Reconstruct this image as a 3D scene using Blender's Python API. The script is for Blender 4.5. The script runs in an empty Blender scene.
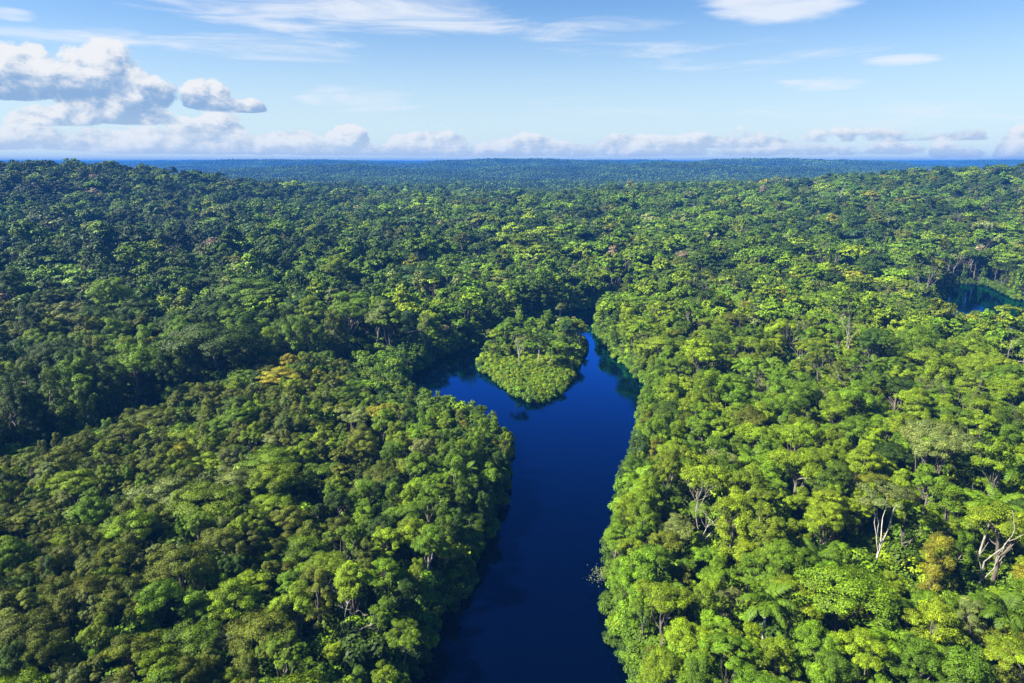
import bpy, math, random
import numpy as np
from mathutils import Vector, Matrix, Euler

R = math.radians
rng = np.random.default_rng(7)
random.seed(7)
scene = bpy.context.scene
C = scene.collection

# ------------------------------------------------------------------ camera
CAM_H, PITCH, FPX, CX, CY = 90.0, 14.7, 682.7, 512.0, 341.5
cp, sp = math.cos(R(PITCH)), math.sin(R(PITCH))
cam_d = bpy.data.cameras.new('camera')
cam = bpy.data.objects.new('camera', cam_d)
C.objects.link(cam)
cam.location = (0, 0, CAM_H)
cam.rotation_euler = (R(90 - PITCH), 0, 0)
cam_d.lens = 24.0
cam_d.sensor_width = 36.0
cam_d.clip_start = 0.5
cam_d.clip_end = 60000
scene.camera = cam


def ray(px, py):
    u, v = (px - CX) / FPX, -(py - CY) / FPX
    return np.array([u, cp + v * sp, -sp + v * cp])


def at(px, py, z=0.0):
    d = ray(px, py)
    t = (z - CAM_H) / d[2]
    return np.array([d[0] * t, d[1] * t])


def project(x, y, z):
    dz = z - CAM_H
    f = y * cp - dz * sp
    v = y * sp + dz * cp
    return CX + FPX * x / f, CY - FPX * v / f, f


# ------------------------------------------------------------------ river plan (traced on the water level)
OUTER = [(150, 1300), (360, 800), (393, 720), (412, 683), (424, 640), (444, 610), (463, 585), (474, 555), (490, 535), (498, 510), (501, 480),
         (510, 458), (509, 445), (491, 430), (464, 419), (430, 409), (406, 396), (404, 380), (433, 361), (465, 347), (497, 338),
         (525, 327), (552, 317), (572, 311), (588, 308), (602, 304), (640, 297), (655, 300), (625, 308), (600, 319), (596, 331), (606, 346),
         (630, 367), (649, 387), (643, 405), (641, 425), (635, 465), (622, 487), (622, 524), (612, 553), (609, 586), (608, 615),
         (617, 645), (634, 670), (641, 700), (662, 800), (800, 1300)]
ISLAND = [(540, 403), (512, 393), (484, 372), (482, 363), (492, 353), (510, 345), (540, 339), (566, 338), (584, 345), (584, 351), (572, 368), (567, 384), (556, 395)]
POND = [(930, 345), (934, 318), (940, 297), (952, 284), (986, 285), (1014, 299), (1060, 306), (1120, 312), (1120, 345)]


def wpoly(p):
    return np.array([at(a, b, 0.0) for a, b in p])


OUTER_W, ISLAND_W, POND_W = wpoly(OUTER), wpoly(ISLAND), wpoly(POND)


def inside(P, X, Y):
    r = np.zeros(X.shape, bool)
    n = len(P)
    for i in range(n):
        x1, y1 = P[i]
        x2, y2 = P[(i + 1) % n]
        c = (y1 > Y) != (y2 > Y)
        with np.errstate(divide='ignore', invalid='ignore'):
            xi = (x2 - x1) * (Y - y1) / (y2 - y1 + 1e-12) + x1
        r ^= c & (X < xi)
    return r


def edist(P, X, Y):
    d = np.full(X.shape, 1e9)
    n = len(P)
    for i in range(n):
        a, b = P[i], P[(i + 1) % n]
        e = b - a
        t = np.clip(((X - a[0]) * e[0] + (Y - a[1]) * e[1]) / (e @ e + 1e-9), 0, 1)
        d = np.minimum(d, np.hypot(X - a[0] - t * e[0], Y - a[1] - t * e[1]))
    return d


def land(X, Y):
    """metres to the nearest shore, positive on land and negative over water"""
    X, Y = np.asarray(X, float), np.asarray(Y, float)
    di = edist(ISLAND_W, X, Y)
    d = np.minimum(np.minimum(edist(OUTER_W, X, Y), di), edist(POND_W, X, Y))
    wet = (inside(OUTER_W, X, Y) & ~inside(ISLAND_W, X, Y)) | inside(POND_W, X, Y)
    return np.where(wet, -d, d)


def vnoise(x, y, s):
    x, y = np.asarray(x, float), np.asarray(y, float)
    xi, yi = np.floor(x), np.floor(y)
    fx, fy = x - xi, y - yi
    fx, fy = fx * fx * (3 - 2 * fx), fy * fy * (3 - 2 * fy)

    def h(a, b):
        v = np.sin(a * 127.1 + b * 311.7 + s * 74.7) * 43758.5453
        return v - np.floor(v)
    return (h(xi, yi) * (1 - fx) + h(xi + 1, yi) * fx) * (1 - fy) + (h(xi, yi + 1) * (1 - fx) + h(xi + 1, yi + 1) * fx) * fy


def sstep(a, b, x):
    t = np.clip((np.asarray(x, float) - a) / (b - a), 0, 1)
    return t * t * (3 - 2 * t)


KNOLL = np.array([at(-160, 500, 14), at(0, 452, 14), at(100, 420, 14), at(200, 380, 14), at(280, 356, 14), at(345, 350, 14), at(385, 400, 14),
                  at(375, 470, 14), at(330, 560, 14), at(270, 640, 14), at(240, 760, 14), at(-200, 760, 14)])


def g2(x, y, cx, cy, sx, sy):
    return np.exp(-0.5 * (((x - cx) / sx) ** 2 + ((y - cy) / sy) ** 2))


def height(X, Y, d=None):
    X, Y = np.asarray(X, float), np.asarray(Y, float)
    if d is None:
        d = land(X, Y)
    r = np.hypot(X, Y)
    z = 1.6 * sstep(-1.0, 5, d) - 2.2 * sstep(1.0, -3, d)
    z = z + 5.0 * sstep(8, 160, d) * vnoise(X / 130, Y / 130, 1) + 9 * sstep(60, 260, d) * (1 - np.abs(2 * vnoise(X / 260, Y / 200, 2) - 1)) * sstep(300, 520, Y)
    hill = 47 * g2(X, Y, -640, 900, 235, 270) + 5 * g2(X, Y, -530, 870, 50, 120)
    hill = np.maximum(hill, 47 * g2(X, Y, 860, 960, 300, 250) + 7 * g2(X, Y, 420, 1060, 170, 220))
    hill = hill + 12 * sstep(500, 900, Y) * (vnoise(X / 210, Y / 210, 3) - 0.3) * sstep(2500, 1200, r)
    z = z + hill * sstep(0, 60, d)
    kn = inside(KNOLL, X, Y)
    z = z + np.where(kn, 5.0 * sstep(0, 25, edist(KNOLL, X, Y)), 0)
    far = sstep(1700, 3200, r)
    z = z + far * (24 * (vnoise(X / 800, Y / 800, 5) - 0.25) + 20 * (vnoise(X / 330, Y / 330, 8) - 0.4))
    fh = np.maximum(78 * g2(X, Y, -60, 4400, 620, 480), 72 * g2(X, Y, 1650, 4300, 720, 420))
    fh = np.maximum(fh, 66 * g2(X, Y, -1750, 5200, 800, 480))
    fh = np.maximum(fh, 36 * g2(X, Y, 650, 3000, 600, 260))
    fh = np.maximum(fh, 32 * g2(X, Y, -700, 2900, 500, 240))
    fh = np.maximum(fh, 84 * g2(X, Y, 700, 6600, 900, 500))
    fh = np.maximum(fh, 82 * g2(X, Y, -2900, 7600, 1300, 500))
    fh = np.maximum(fh, 112 * g2(X, Y, 5000, 6800, 480, 500))
    fh = np.maximum(fh, sstep(9500, 11500, r) * (58 + 56 * vnoise(X / 1500, Y / 1500, 11)))
    z = z + fh
    # never above the top of the haze less a tree
    z = np.where(z > 76, 76 + 11 * np.tanh((z - 76) / 11), z)
    return z


# ------------------------------------------------------------------ node helpers
class NT:
    def __init__(s, tree):
        s.t = tree
        tree.nodes.clear()

    def n(s, typ, ins=None, **kw):
        nd = s.t.nodes.new(typ)
        for k, v in kw.items():
            setattr(nd, k, v)
        for k, v in (ins or {}).items():
            s.put(nd.inputs[k], v)
        return nd

    def put(s, sock, v):
        if isinstance(v, bpy.types.NodeSocket):
            s.t.links.new(v, sock)
        else:
            sock.default_value = v

    def m(s, op, a, b=None, c=None, clamp=False):
        nd = s.t.nodes.new('ShaderNodeMath')
        nd.operation = op
        nd.use_clamp = clamp
        for i, v in enumerate((a, b, c)):
            if v is not None:
                s.put(nd.inputs[i], v)
        return nd.outputs[0]

    def mix(s, f, a, b, blend='MIX'):
        nd = s.t.nodes.new('ShaderNodeMix')
        nd.data_type = 'RGBA'
        nd.blend_type = blend
        nd.clamp_factor = True
        s.put(nd.inputs[0], f)
        s.put(nd.inputs[6], a)
        s.put(nd.inputs[7], b)
        return nd.outputs[2]

    def ss(s, a, b, x):
        nd = s.t.nodes.new('ShaderNodeMapRange')
        nd.interpolation_type = 'SMOOTHSTEP'
        s.put(nd.inputs[0], x)
        s.put(nd.inputs[1], a)
        s.put(nd.inputs[2], b)
        return nd.outputs[0]


def material(name):
    m = bpy.data.materials.new(name)
    m.use_nodes = True
    return m, NT(m.node_tree)


def base_colour(t, info):
    # a tree's own colour: on the object, or on the scattered point it stands on
    a = t.n('ShaderNodeAttribute', attribute_type='INSTANCER', attribute_name='hue')
    return t.mix(1.0, info.outputs['Color'], a.outputs['Color'], 'ADD')


def leaf_material():
    m, t = material('foliage')
    info = t.n('ShaderNodeObjectInfo')
    tint = t.n('ShaderNodeAttribute', attribute_name='tint').outputs['Fac']
    warm = t.n('ShaderNodeAttribute', attribute_name='warm').outputs['Fac']
    own = base_colour(t, info)
    col = t.mix(warm, own, t.mix(1.0, own, (1.4, 1.2, 0.8, 1), 'MULTIPLY'))
    rnd = t.m('MULTIPLY_ADD', info.outputs['Random'], 0.36, 0.82)
    k = t.m('MULTIPLY', tint, rnd)
    hs = t.n('ShaderNodeVectorMath', {0: col}, operation='SCALE')
    t.put(hs.inputs['Scale'], k)
    c = hs.outputs[0]
    d = t.n('ShaderNodeBsdfPrincipled', {'Base Color': c, 'Roughness': 0.6, 'Specular IOR Level': 0.16})
    tr = t.n('ShaderNodeBsdfTranslucent', {'Color': t.mix(1.0, c, (1.15, 1.15, 0.6, 1), 'MULTIPLY')})
    mx = t.n('ShaderNodeMixShader', {0: 0.07, 1: d.outputs[0], 2: tr.outputs[0]})
    t.n('ShaderNodeOutputMaterial', {'Surface': mx.outputs[0]})
    return m


def bark_material():
    m, t = material('bark')
    info = t.n('ShaderNodeObjectInfo')
    tc = t.n('ShaderNodeTexCoord')
    mp = t.n('ShaderNodeMapping', {'Vector': tc.outputs['Object'], 'Scale': (2.2, 2.2, 0.5)})
    nz = t.n('ShaderNodeTexNoise', {'Vector': mp.outputs[0], 'Scale': 1.3, 'Detail': 5})
    f = t.ss(0.35, 0.68, nz.outputs[0])
    # scattered trunks take a pale grey-brown bark, the others their own colour
    own = t.mix(t.n('ShaderNodeAttribute', attribute_type='INSTANCER', attribute_name='scattered').outputs['Fac'], info.outputs['Color'], (0.13, 0.115, 0.095, 1))
    c = t.mix(f, t.mix(1.0, own, (0.5, 0.47, 0.42, 1), 'MULTIPLY'), own)
    d = t.n('ShaderNodeBsdfPrincipled', {'Base Color': c, 'Roughness': 0.85})
    t.n('ShaderNodeOutputMaterial', {'Surface': d.outputs[0]})
    return m


LEAF, BARK = leaf_material(), bark_material()


def ground_material():
    m, t = material('forest_floor')
    tc = t.n('ShaderNodeTexCoord')
    n1 = t.n('ShaderNodeTexNoise', {'Vector': tc.outputs['Object'], 'Scale': 0.12, 'Detail': 8, 'Roughness': 0.65})
    n2 = t.n('ShaderNodeTexNoise', {'Vector': tc.outputs['Object'], 'Scale': 0.9, 'Detail': 4})
    c = t.mix(t.ss(0.4, 0.62, n1.outputs[0]), (0.018, 0.03, 0.006, 1), (0.035, 0.028, 0.014, 1))
    c = t.mix(t.ss(0.42, 0.62, n2.outputs[0]), c, (0.014, 0.036, 0.006, 1))
    b = t.n('ShaderNodeBump', {'Height': n2.outputs[0], 'Strength': 0.8, 'Distance': 0.6})
    d = t.n('ShaderNodeBsdfPrincipled', {'Base Color': c, 'Roughness': 0.95, 'Normal': b.outputs[0]})
    t.n('ShaderNodeOutputMaterial', {'Surface': d.outputs[0]})
    return m


def water_material():
    m, t = material('river_water')
    tc = t.n('ShaderNodeTexCoord')
    mp = t.n('ShaderNodeMapping', {'Vector': tc.outputs['Object'], 'Scale': (1.0, 0.55, 1.0)})
    n1 = t.n('ShaderNodeTexNoise', {'Vector': mp.outputs[0], 'Scale': 1.1, 'Detail': 4, 'Roughness': 0.6})
    n2 = t.n('ShaderNodeTexNoise', {'Vector': mp.outputs[0], 'Scale': 0.045, 'Detail': 3})
    amp = t.m('MULTIPLY_ADD', t.ss(0.42, 0.68, n2.outputs[0]), 0.03, 0.018)
    b = t.n('ShaderNodeBump', {'Height': n1.outputs[0], 'Strength': amp, 'Distance': 1.0})
    dif = t.n('ShaderNodeBsdfDiffuse', {'Color': (0.0001, 0.0008, 0.0055, 1)})
    glo = t.n('ShaderNodeBsdfGlossy', {'Color': (0.055, 0.32, 0.98, 1), 'Roughness': 0.04, 'Normal': b.outputs[0]})
    fr = t.n('ShaderNodeFresnel', {'IOR': 1.333, 'Normal': b.outputs[0]})
    d = t.n('ShaderNodeMixShader', {0: t.m('MULTIPLY', t.m('POWER', fr.outputs[0], 1.75), 12.5, clamp=True), 1: dif.outputs[0], 2: glo.outputs[0]})
    t.n('ShaderNodeOutputMaterial', {'Surface': d.outputs[0]})
    return m


# ------------------------------------------------------------------ mesh helpers
def raw_mesh(name, V, F, k, mats, mat_idx=None, attrs=None, smooth=False):
    """V (n,3), F (m,k) all with k corners"""
    V = np.ascontiguousarray(V, np.float32)
    F = np.ascontiguousarray(F, np.int32)
    me = bpy.data.meshes.new(name)
    me.vertices.add(len(V))
    me.vertices.foreach_set('co', V.ravel())
    me.loops.add(F.size)
    me.loops.foreach_set('vertex_index', F.ravel())
    me.polygons.add(len(F))
    me.polygons.foreach_set('loop_start', np.arange(0, F.size, k, dtype=np.int32))
    me.polygons.foreach_set('loop_total', np.full(len(F), k, np.int32))
    for m in mats:
        me.materials.append(m)
    if mat_idx is not None:
        me.polygons.foreach_set('material_index', np.ascontiguousarray(mat_idx, np.int32))
    me.update(calc_edges=True)
    for nm, arr in (attrs or {}).items():
        a = me.attributes.new(nm, 'FLOAT', 'FACE')
        a.data.foreach_set('value', np.ascontiguousarray(arr, np.float32))
    if smooth:
        me.polygons.foreach_set('use_smooth', np.ones(len(F), bool))
    return me


def unit(v):
    return v / (np.linalg.norm(v, axis=-1, keepdims=True) + 1e-9)


class Leaves:
    """leaf-sized rhombic faces"""
    def __init__(s):
        s.V, s.t, s.w = [], [], []

    def add(s, P, N, L, W, tint, warm, g, axis=None):
        n = len(P)
        N = unit(N)
        a = g.normal(size=(n, 3)) if axis is None else axis
        T = unit(a - (a * N).sum(1, keepdims=True) * N)
        B = np.cross(N, T)
        L = np.broadcast_to(L, (n,))[:, None]
        W = np.broadcast_to(W, (n,))[:, None]
        fold = N * L * g.uniform(-0.18, 0.05, (n, 1))
        q = np.stack([P - T * L * 0.5 + fold, P + B * W * 0.5 - T * L * 0.06, P + T * L * 0.5 + fold, P - B * W * 0.5 + T * L * 0.06], 1)
        s.V.append(q)
        s.t.append(np.broadcast_to(tint, (n,)))
        s.w.append(np.broadcast_to(warm, (n,)))

    def arrays(s):
        return np.concatenate(s.V), np.concatenate(s.t), np.concatenate(s.w)


class Tubes:
    def __init__(s, sides=6):
        s.V, s.F, s.n, s.k = [], [], 0, sides

    def tube(s, pts, rad):
        pts = np.asarray(pts, float)
        m, k = len(pts), s.k
        tan = unit(np.gradient(pts, axis=0))
        ref = np.array([1.0, 0.13, 0.07])
        A = unit(np.cross(tan, ref))
        B = np.cross(tan, A)
        th = np.arange(k) * 2 * math.pi / k
        ring = A[:, None, :] * np.cos(th)[None, :, None] + B[:, None, :] * np.sin(th)[None, :, None]
        V = pts[:, None, :] + ring * np.asarray(rad, float)[:, None, None]
        s.V.append(V.reshape(-1, 3))
        for i in range(m - 1):
            for j in range(k):
                j2 = (j + 1) % k
                s.F.append((s.n + i * k + j, s.n + i * k + j2, s.n + (i + 1) * k + j2, s.n + (i + 1) * k + j))
        s.n += m * k

    def arrays(s):
        return np.concatenate(s.V), np.array(s.F, np.int32)


def bend(a, b, g, n=5, amp=0.08):
    a, b = np.asarray(a, float), np.asarray(b, float)
    L = np.linalg.norm(b - a)
    t = np.linspace(0, 1, n)[:, None]
    off = g.normal(size=3) * amp * L
    return a + (b - a) * t + off * np.sin(t * math.pi) + g.normal(size=(n, 3)) * amp * 0.25 * L * (t * (1 - t) * 4)


# every crown shape: clumps = centres and radii (ellipsoids), trunk height
def clumps_for(kind, g):
    cs = []
    if kind in ('dome', 'round', 'ragged'):
        if kind == 'dome':
            nl, Rr, H, z0, lr, up = 14, 3.7, 3.2, 15.0, (1.1, 2.1), -0.2
        elif kind == 'round':
            nl, Rr, H, z0, lr, up = 15, 3.0, 3.7, 14.6, (1.0, 1.9), -0.55
        else:
            nl, Rr, H, z0, lr, up = 11, 4.2, 3.4, 17.2, (0.9, 1.7), -0.5
        lobes = []
        for q in range(nl):
            for _ in range(30):
                d = unit(g.normal(size=3))
                if d[2] < up:
                    continue
                k = g.uniform(0.72, 1.12) if q else 0.35
                c = np.array([d[0] * Rr * k, d[1] * Rr * k, z0 + d[2] * H * k])
                if all(np.linalg.norm(c - o) > (0.95 if kind != 'ragged' else 1.25) * lr[0] for o, _ in lobes):
                    break
            lobes.append((c, g.uniform(*lr)))
        for c, r in lobes:
            for _ in range(11):
                d = unit(g.normal(size=3))
                d[2] = abs(d[2]) * 1.0 - 0.3
                rr_ = r * g.uniform(0.28, 0.55)
                cs.append((c + d * r * g.uniform(0.6, 1.12) * np.array([1, 1, 0.85]), np.array([rr_, rr_, rr_ * 0.78])))
            cs.append((c, np.array([r, r, r * 0.8]) * 0.7))
    elif kind == 'broad':
        Rr, z0 = 7.6, 17.0
        for _ in range(150):
            a = g.uniform(0, 2 * math.pi)
            q = math.sqrt(g.uniform(0, 1)) * 0.9 * (0.86 + 0.14 * math.sin(a * 3 + z0))
            r = g.uniform(0.6, 1.35)
            cs.append((np.array([math.cos(a) * q * Rr, math.sin(a) * q * Rr, z0 + 3.4 * (1 - q * q) - 1.3 + g.normal() * 0.5]), np.array([r, r, r * 0.68])))
    elif kind == 'layered':
        z0 = 8.5
        for _ in range(60):
            a = g.uniform(0, 2 * math.pi)
            q = math.sqrt(g.uniform(0, 1))
            r = g.uniform(0.6, 1.5)
            cs.append((np.array([math.cos(a) * q * 5.2, math.sin(a) * q * 5.2, z0 + 1.9 * (1 - q * q) + g.uniform(-1.2, 0.7)]), np.array([r * 1.2, r, r * 0.36])))
    elif kind == 'tall':
        for _ in range(90):
            a = g.uniform(0, 2 * math.pi)
            z = g.uniform(0.6, 19.0)
            w = 3.2 * (0.55 + 0.45 * math.sin(min(1, z / 19) * 2.4)) * (1 if z < 16.5 else 0.6)
            q = g.uniform(0.4, 1.0)
            r = g.uniform(0.5, 1.15)
            cs.append((np.array([math.cos(a) * w * q, math.sin(a) * w * q, z]), np.array([r, r, r * 1.05])))
    elif kind == 'bush':
        for _ in range(16):
            a = g.uniform(0, 2 * math.pi)
            q = math.sqrt(g.uniform(0, 1))
            r = g.uniform(0.6, 1.15)
            cs.append((np.array([math.cos(a) * q * 2.4, math.sin(a) * q * 2.4, 0.5 + 1.9 * (1 - q * q) + g.uniform(-0.2, 0.6)]), np.array([r, r, r * 0.85])))
    elif kind == 'thin':
        for _ in range(26):
            a = g.uniform(0, 2 * math.pi)
            q = math.sqrt(g.uniform(0.02, 1))
            r = g.uniform(0.7, 1.3)
            cs.append((np.array([math.cos(a) * q * 4.6, math.sin(a) * q * 4.6, 17.0 + 1.8 * (1 - q * q) + g.uniform(-0.5, 0.5)]), np.array([r, r, r * 0.42])))
    return cs


TOP = {'dome': 19.8, 'round': 19.8, 'broad': 20.2, 'layered': 11.2, 'tall': 19.8, 'ragged': 21.6, 'bush': 3.7, 'thin': 19.4}
RAD = {'dome': 5.2, 'round': 4.4, 'broad': 7.8, 'layered': 5.4, 'tall': 3.2, 'ragged': 5.2, 'bush': 3.0, 'thin': 4.8}
TRUNK_TOP = {'dome': 16.0, 'round': 16, 'broad': 15.5, 'layered': 8.0, 'tall': 16.0, 'ragged': 16.0, 'bush': 0.8, 'thin': 15.0}


def leaf_cloud(lv, cs, g, total, size, off=(0, 0, 0), sc=1.0, tint_k=1.0):
    C0 = np.array([c for c, r in cs])
    R0 = np.array([r for c, r in cs])
    area = (R0[:, 0] * R0[:, 1])
    cnt = np.maximum(3, (total * area / area.sum()).astype(int))
    mid = C0.mean(0) * np.array([1, 1, 0.9])
    for i in range(len(cs)):
        n = cnt[i]
        d = unit(g.normal(size=(n, 3)))
        flip = (d[:, 2] < 0) & (g.random(n) < 0.72)
        d[flip, 2] *= -1
        # small sprays inside each clump give it a broken outline
        k = g.uniform(0.72, 1.08, (n, 1)) + 0.13 * np.sin(d[:, :1] * 7 + i) * np.sin(d[:, 1:2] * 6 - i)
        P = C0[i] + d * R0[i] * k
        q = ((P[:, None, :] - C0[None]) / R0[None])
        dd = np.sqrt((q * q).sum(2))
        dd[:, i] = 9
        keep = dd.min(1) > 0.72
        P, d = P[keep], d[keep]
        if not len(P):
            continue
        n = len(P)
        N = d * 0.8 + unit(P - mid) * 0.35 + np.array([0, 0, 0.35]) + g.normal(size=(n, 3)) * 0.42
        tc = g.uniform(0.62, 1.38)
        wc = g.uniform(0, 1) ** 2
        L = size * g.uniform(0.6, 1.3, n)
        lv.add((P * sc + np.array(off)), N, L, L * g.uniform(0.45, 0.75, n), tint_k * tc * np.clip(np.exp(g.normal(0, 0.33, n)), 0.4, 2.0), np.clip(wc * 0.7 + g.uniform(-0.1, 0.35, n), 0, 1), g)


def limbs(kind, cs, g, sides=6, nl=9):
    tb = Tubes(sides)
    if kind == 'bush':
        for i in range(4):
            c = cs[i][0]
            tb.tube(bend((0.1 * i - 0.15, 0.05 * i, 0), c, g), [0.07, 0.06, 0.05, 0.04, 0.02])
        return tb
    top = np.array([g.normal() * 0.5, g.normal() * 0.5, TRUNK_TOP[kind] * (0.72 if kind in ('broad', 'ragged', 'thin') else 0.85)])
    r0 = {'broad': 0.34, 'ragged': 0.3, 'thin': 0.22, 'dome': 0.36, 'round': 0.34, 'tall': 0.26, 'layered': 0.26}[kind]
    p = bend((0, 0, -1.0), top, g, 8, 0.03)
    rad = r0 * np.array([1.7, 1.15, 1.0, 0.95, 0.9, 0.85, 0.78, 0.66])
    tb.tube(p, rad)
    idx = g.permutation(len(cs))[:nl]
    for j in idx:
        c = cs[j][0]
        s0 = p[int(g.integers(4, 8))]
        mid = s0 * 0.45 + c * 0.55 + np.array([0, 0, -0.3])
        q = np.concatenate([bend(s0, mid, g, 4, 0.06), bend(mid, c, g, 4, 0.06)[1:]])
        tb.tube(q, r0 * np.array([0.5, 0.42, 0.36, 0.3, 0.22, 0.15, 0.07]))
    return tb


def mesh_of_leaves(name, lv, extra=None):
    Q, t, w = lv.arrays()
    V = Q.reshape(-1, 3)
    F = np.arange(len(V), dtype=np.int32).reshape(-1, 4)
    if extra is None:
        return raw_mesh(name, V, F, 4, [LEAF], None, {'tint': t, 'warm': w})
    V2, F2 = extra
    n2 = len(F2)
    return raw_mesh(name, np.concatenate([V, V2]), np.concatenate([F, F2 + len(V)]), 4, [LEAF, BARK],
                    np.concatenate([np.zeros(len(F)), np.ones(n2)]), {'tint': np.concatenate([t, np.ones(n2)]), 'warm': np.concatenate([w, np.zeros(n2)])})


# crown and trunk meshes, several of each shape
SHAPES = ['dome'] * 4 + ['round'] * 4 + ['broad'] * 2 + ['layered'] * 4 + ['tall'] * 3 + ['ragged'] * 3 + ['thin'] * 2
NLEAF = {'dome': 42000, 'round': 40000, 'broad': 50000, 'layered': 32000, 'tall': 37000, 'ragged': 34000, 'bush': 3600, 'thin': 18000}
CROWN, TRUNK, MID = [], [], []
for i, k in enumerate(SHAPES):
    g = np.random.default_rng(100 + i)
    cs = clumps_for(k, g)
    lv = Leaves()
    leaf_cloud(lv, cs, g, NLEAF[k], 0.21)
    CROWN.append(mesh_of_leaves('crown_' + k, lv))
    tb = limbs(k, cs, g, 6, 5 if k == 'thin' else 9)
    V, F = tb.arrays()
    TRUNK.append(raw_mesh('trunk_' + k, V, F, 4, [BARK], smooth=True))
    lv = Leaves()
    leaf_cloud(lv, cs, g, NLEAF[k] // 11, 0.72)
    tb = limbs(k, cs, g, 4, 4)
    MID.append(mesh_of_leaves('distant_' + k, lv, tb.arrays()))
BUSH, BUSH_STEM = [], []
for i in range(3):
    g = np.random.default_rng(300 + i)
    cs = clumps_for('bush', g)
    lv = Leaves()
    leaf_cloud(lv, cs, g, NLEAF['bush'], 0.33)
    BUSH.append(mesh_of_leaves('bush_foliage', lv))
    V, F = limbs('bush', cs, g, 5).arrays()
    BUSH_STEM.append(raw_mesh('bush_stem', V, F, 4, [BARK]))


def palm_meshes(seed, H=11.0, nf=16, L=4.2):
    g = np.random.default_rng(seed)
    tb = Tubes(7)
    top = np.array([g.normal() * 0.7, g.normal() * 0.7, H])
    p = bend((0, 0, -0.6), top, g, 9, 0.03)
    tb.tube(p, [0.26, 0.2, 0.18, 0.17, 0.165, 0.16, 0.16, 0.17, 0.15])
    V, F = tb.arrays()
    lv = Leaves()
    for i in range(nf):
        a = i * 2.399 + g.uniform(-0.2, 0.2)
        up = 1.25 - 1.5 * (i / nf) + g.uniform(-0.1, 0.1)
        ll = L * g.uniform(0.85, 1.1)
        m = 30
        t = np.linspace(0.04, 1, m)
        ang = up - 1.45 * t ** 1.4
        ds = ll / m
        rr = np.cumsum(np.cos(ang) * ds)
        zz = np.cumsum(np.sin(ang) * ds)
        h = np.array([math.cos(a), math.sin(a), 0])
        P = top + h[None] * rr[:, None] + np.array([0, 0, 1.0]) * zz[:, None]
        T = h[None] * np.cos(ang)[:, None] + np.array([0, 0, 1.0]) * np.sin(ang)[:, None]
        side = np.array([-h[1], h[0], 0])
        wl = 0.95 * np.sin(np.clip(t * 1.05, 0, 1) * math.pi) ** 0.6 + 0.12
        Up = np.cross(side[None], T)
        for s in (-1, 1):
            D = unit(side[None] * s * 0.8 + T * 0.5 - np.abs(Up) * 0.0 + np.array([0, 0, -0.35]) + g.normal(size=(m, 3)) * 0.1)
            Nn = unit(np.cross(D, T)) * (-s)
            lv.add(P + D * wl[:, None] * 0.5, Nn, wl * 1.05, 0.2, g.uniform(0.75, 1.25, m), g.uniform(0, 0.4, m), g, axis=D)
        lv.add(P, Up, ds * 1.6, 0.1, 1.3, 0.7, g, axis=T)
    return mesh_of_leaves('palm_crown', lv), raw_mesh('palm_trunk', V, F, 4, [BARK], smooth=True), (V, F), lv


PALM = [palm_meshes(40 + i, 11.0 + i, 15 + i, 4.0 + 0.25 * i) for i in range(3)]


def bare_meshes(seed, H=16.0, spread=1.0, leaves=0, fork=0.45, lean=0.0, depth=4):
    """a pale bare tree: trunk with its forks in one mesh, the thin outer boughs in another"""
    g = np.random.default_rng(seed)
    tb, bt, ends = Tubes(7), Tubes(5), []
    bt = tb

    def grow(p0, d, L, r, lev):
        p1 = p0 + d * L
        pts = bend(p0, p1, g, 5, 0.07)
        (tb if lev < 2 else bt).tube(pts, np.linspace(r, r * 0.62, 5))
        if lev >= depth:
            ends.append(p1)
            return
        nb = int(g.integers(2, 4)) if lev > 0 else 3
        for _ in range(nb):
            dd = unit(d * 0.75 + g.normal(size=3) * 0.55 * spread + np.array([0, 0, 0.12]))
            if dd[2] < -0.1:
                dd[2] *= -0.3
            grow(pts[int(g.integers(3, 5))], dd, L * g.uniform(0.5, 0.78) if lev else H * g.uniform(0.22, 0.34), r * g.uniform(0.5, 0.66), lev + 1)
    grow(np.array([0, 0, -0.8]), unit(np.array([lean, 0.02, 1.0])), H * fork, H * 0.0115, 0)
    V, F = tb.arrays()
    lv = None
    if leaves:
        lv = Leaves()
        E = np.array(ends)
        n = leaves
        P = E[g.integers(0, len(E), n)] + g.normal(size=(n, 3)) * np.array([0.8, 0.8, 0.5])
        lv.add(P, g.normal(size=(n, 3)) * 0.6 + np.array([0, 0, 0.7]), 0.36 * g.uniform(0.6, 1.3, n), 0.24, g.uniform(0.7, 1.3, n), g.uniform(0, 0.6, n), g)
    return (raw_mesh('bare_trunk', V, F, 4, [BARK], smooth=True), mesh_of_leaves('sparse_crown', lv) if lv else None, (V, F))


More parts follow.
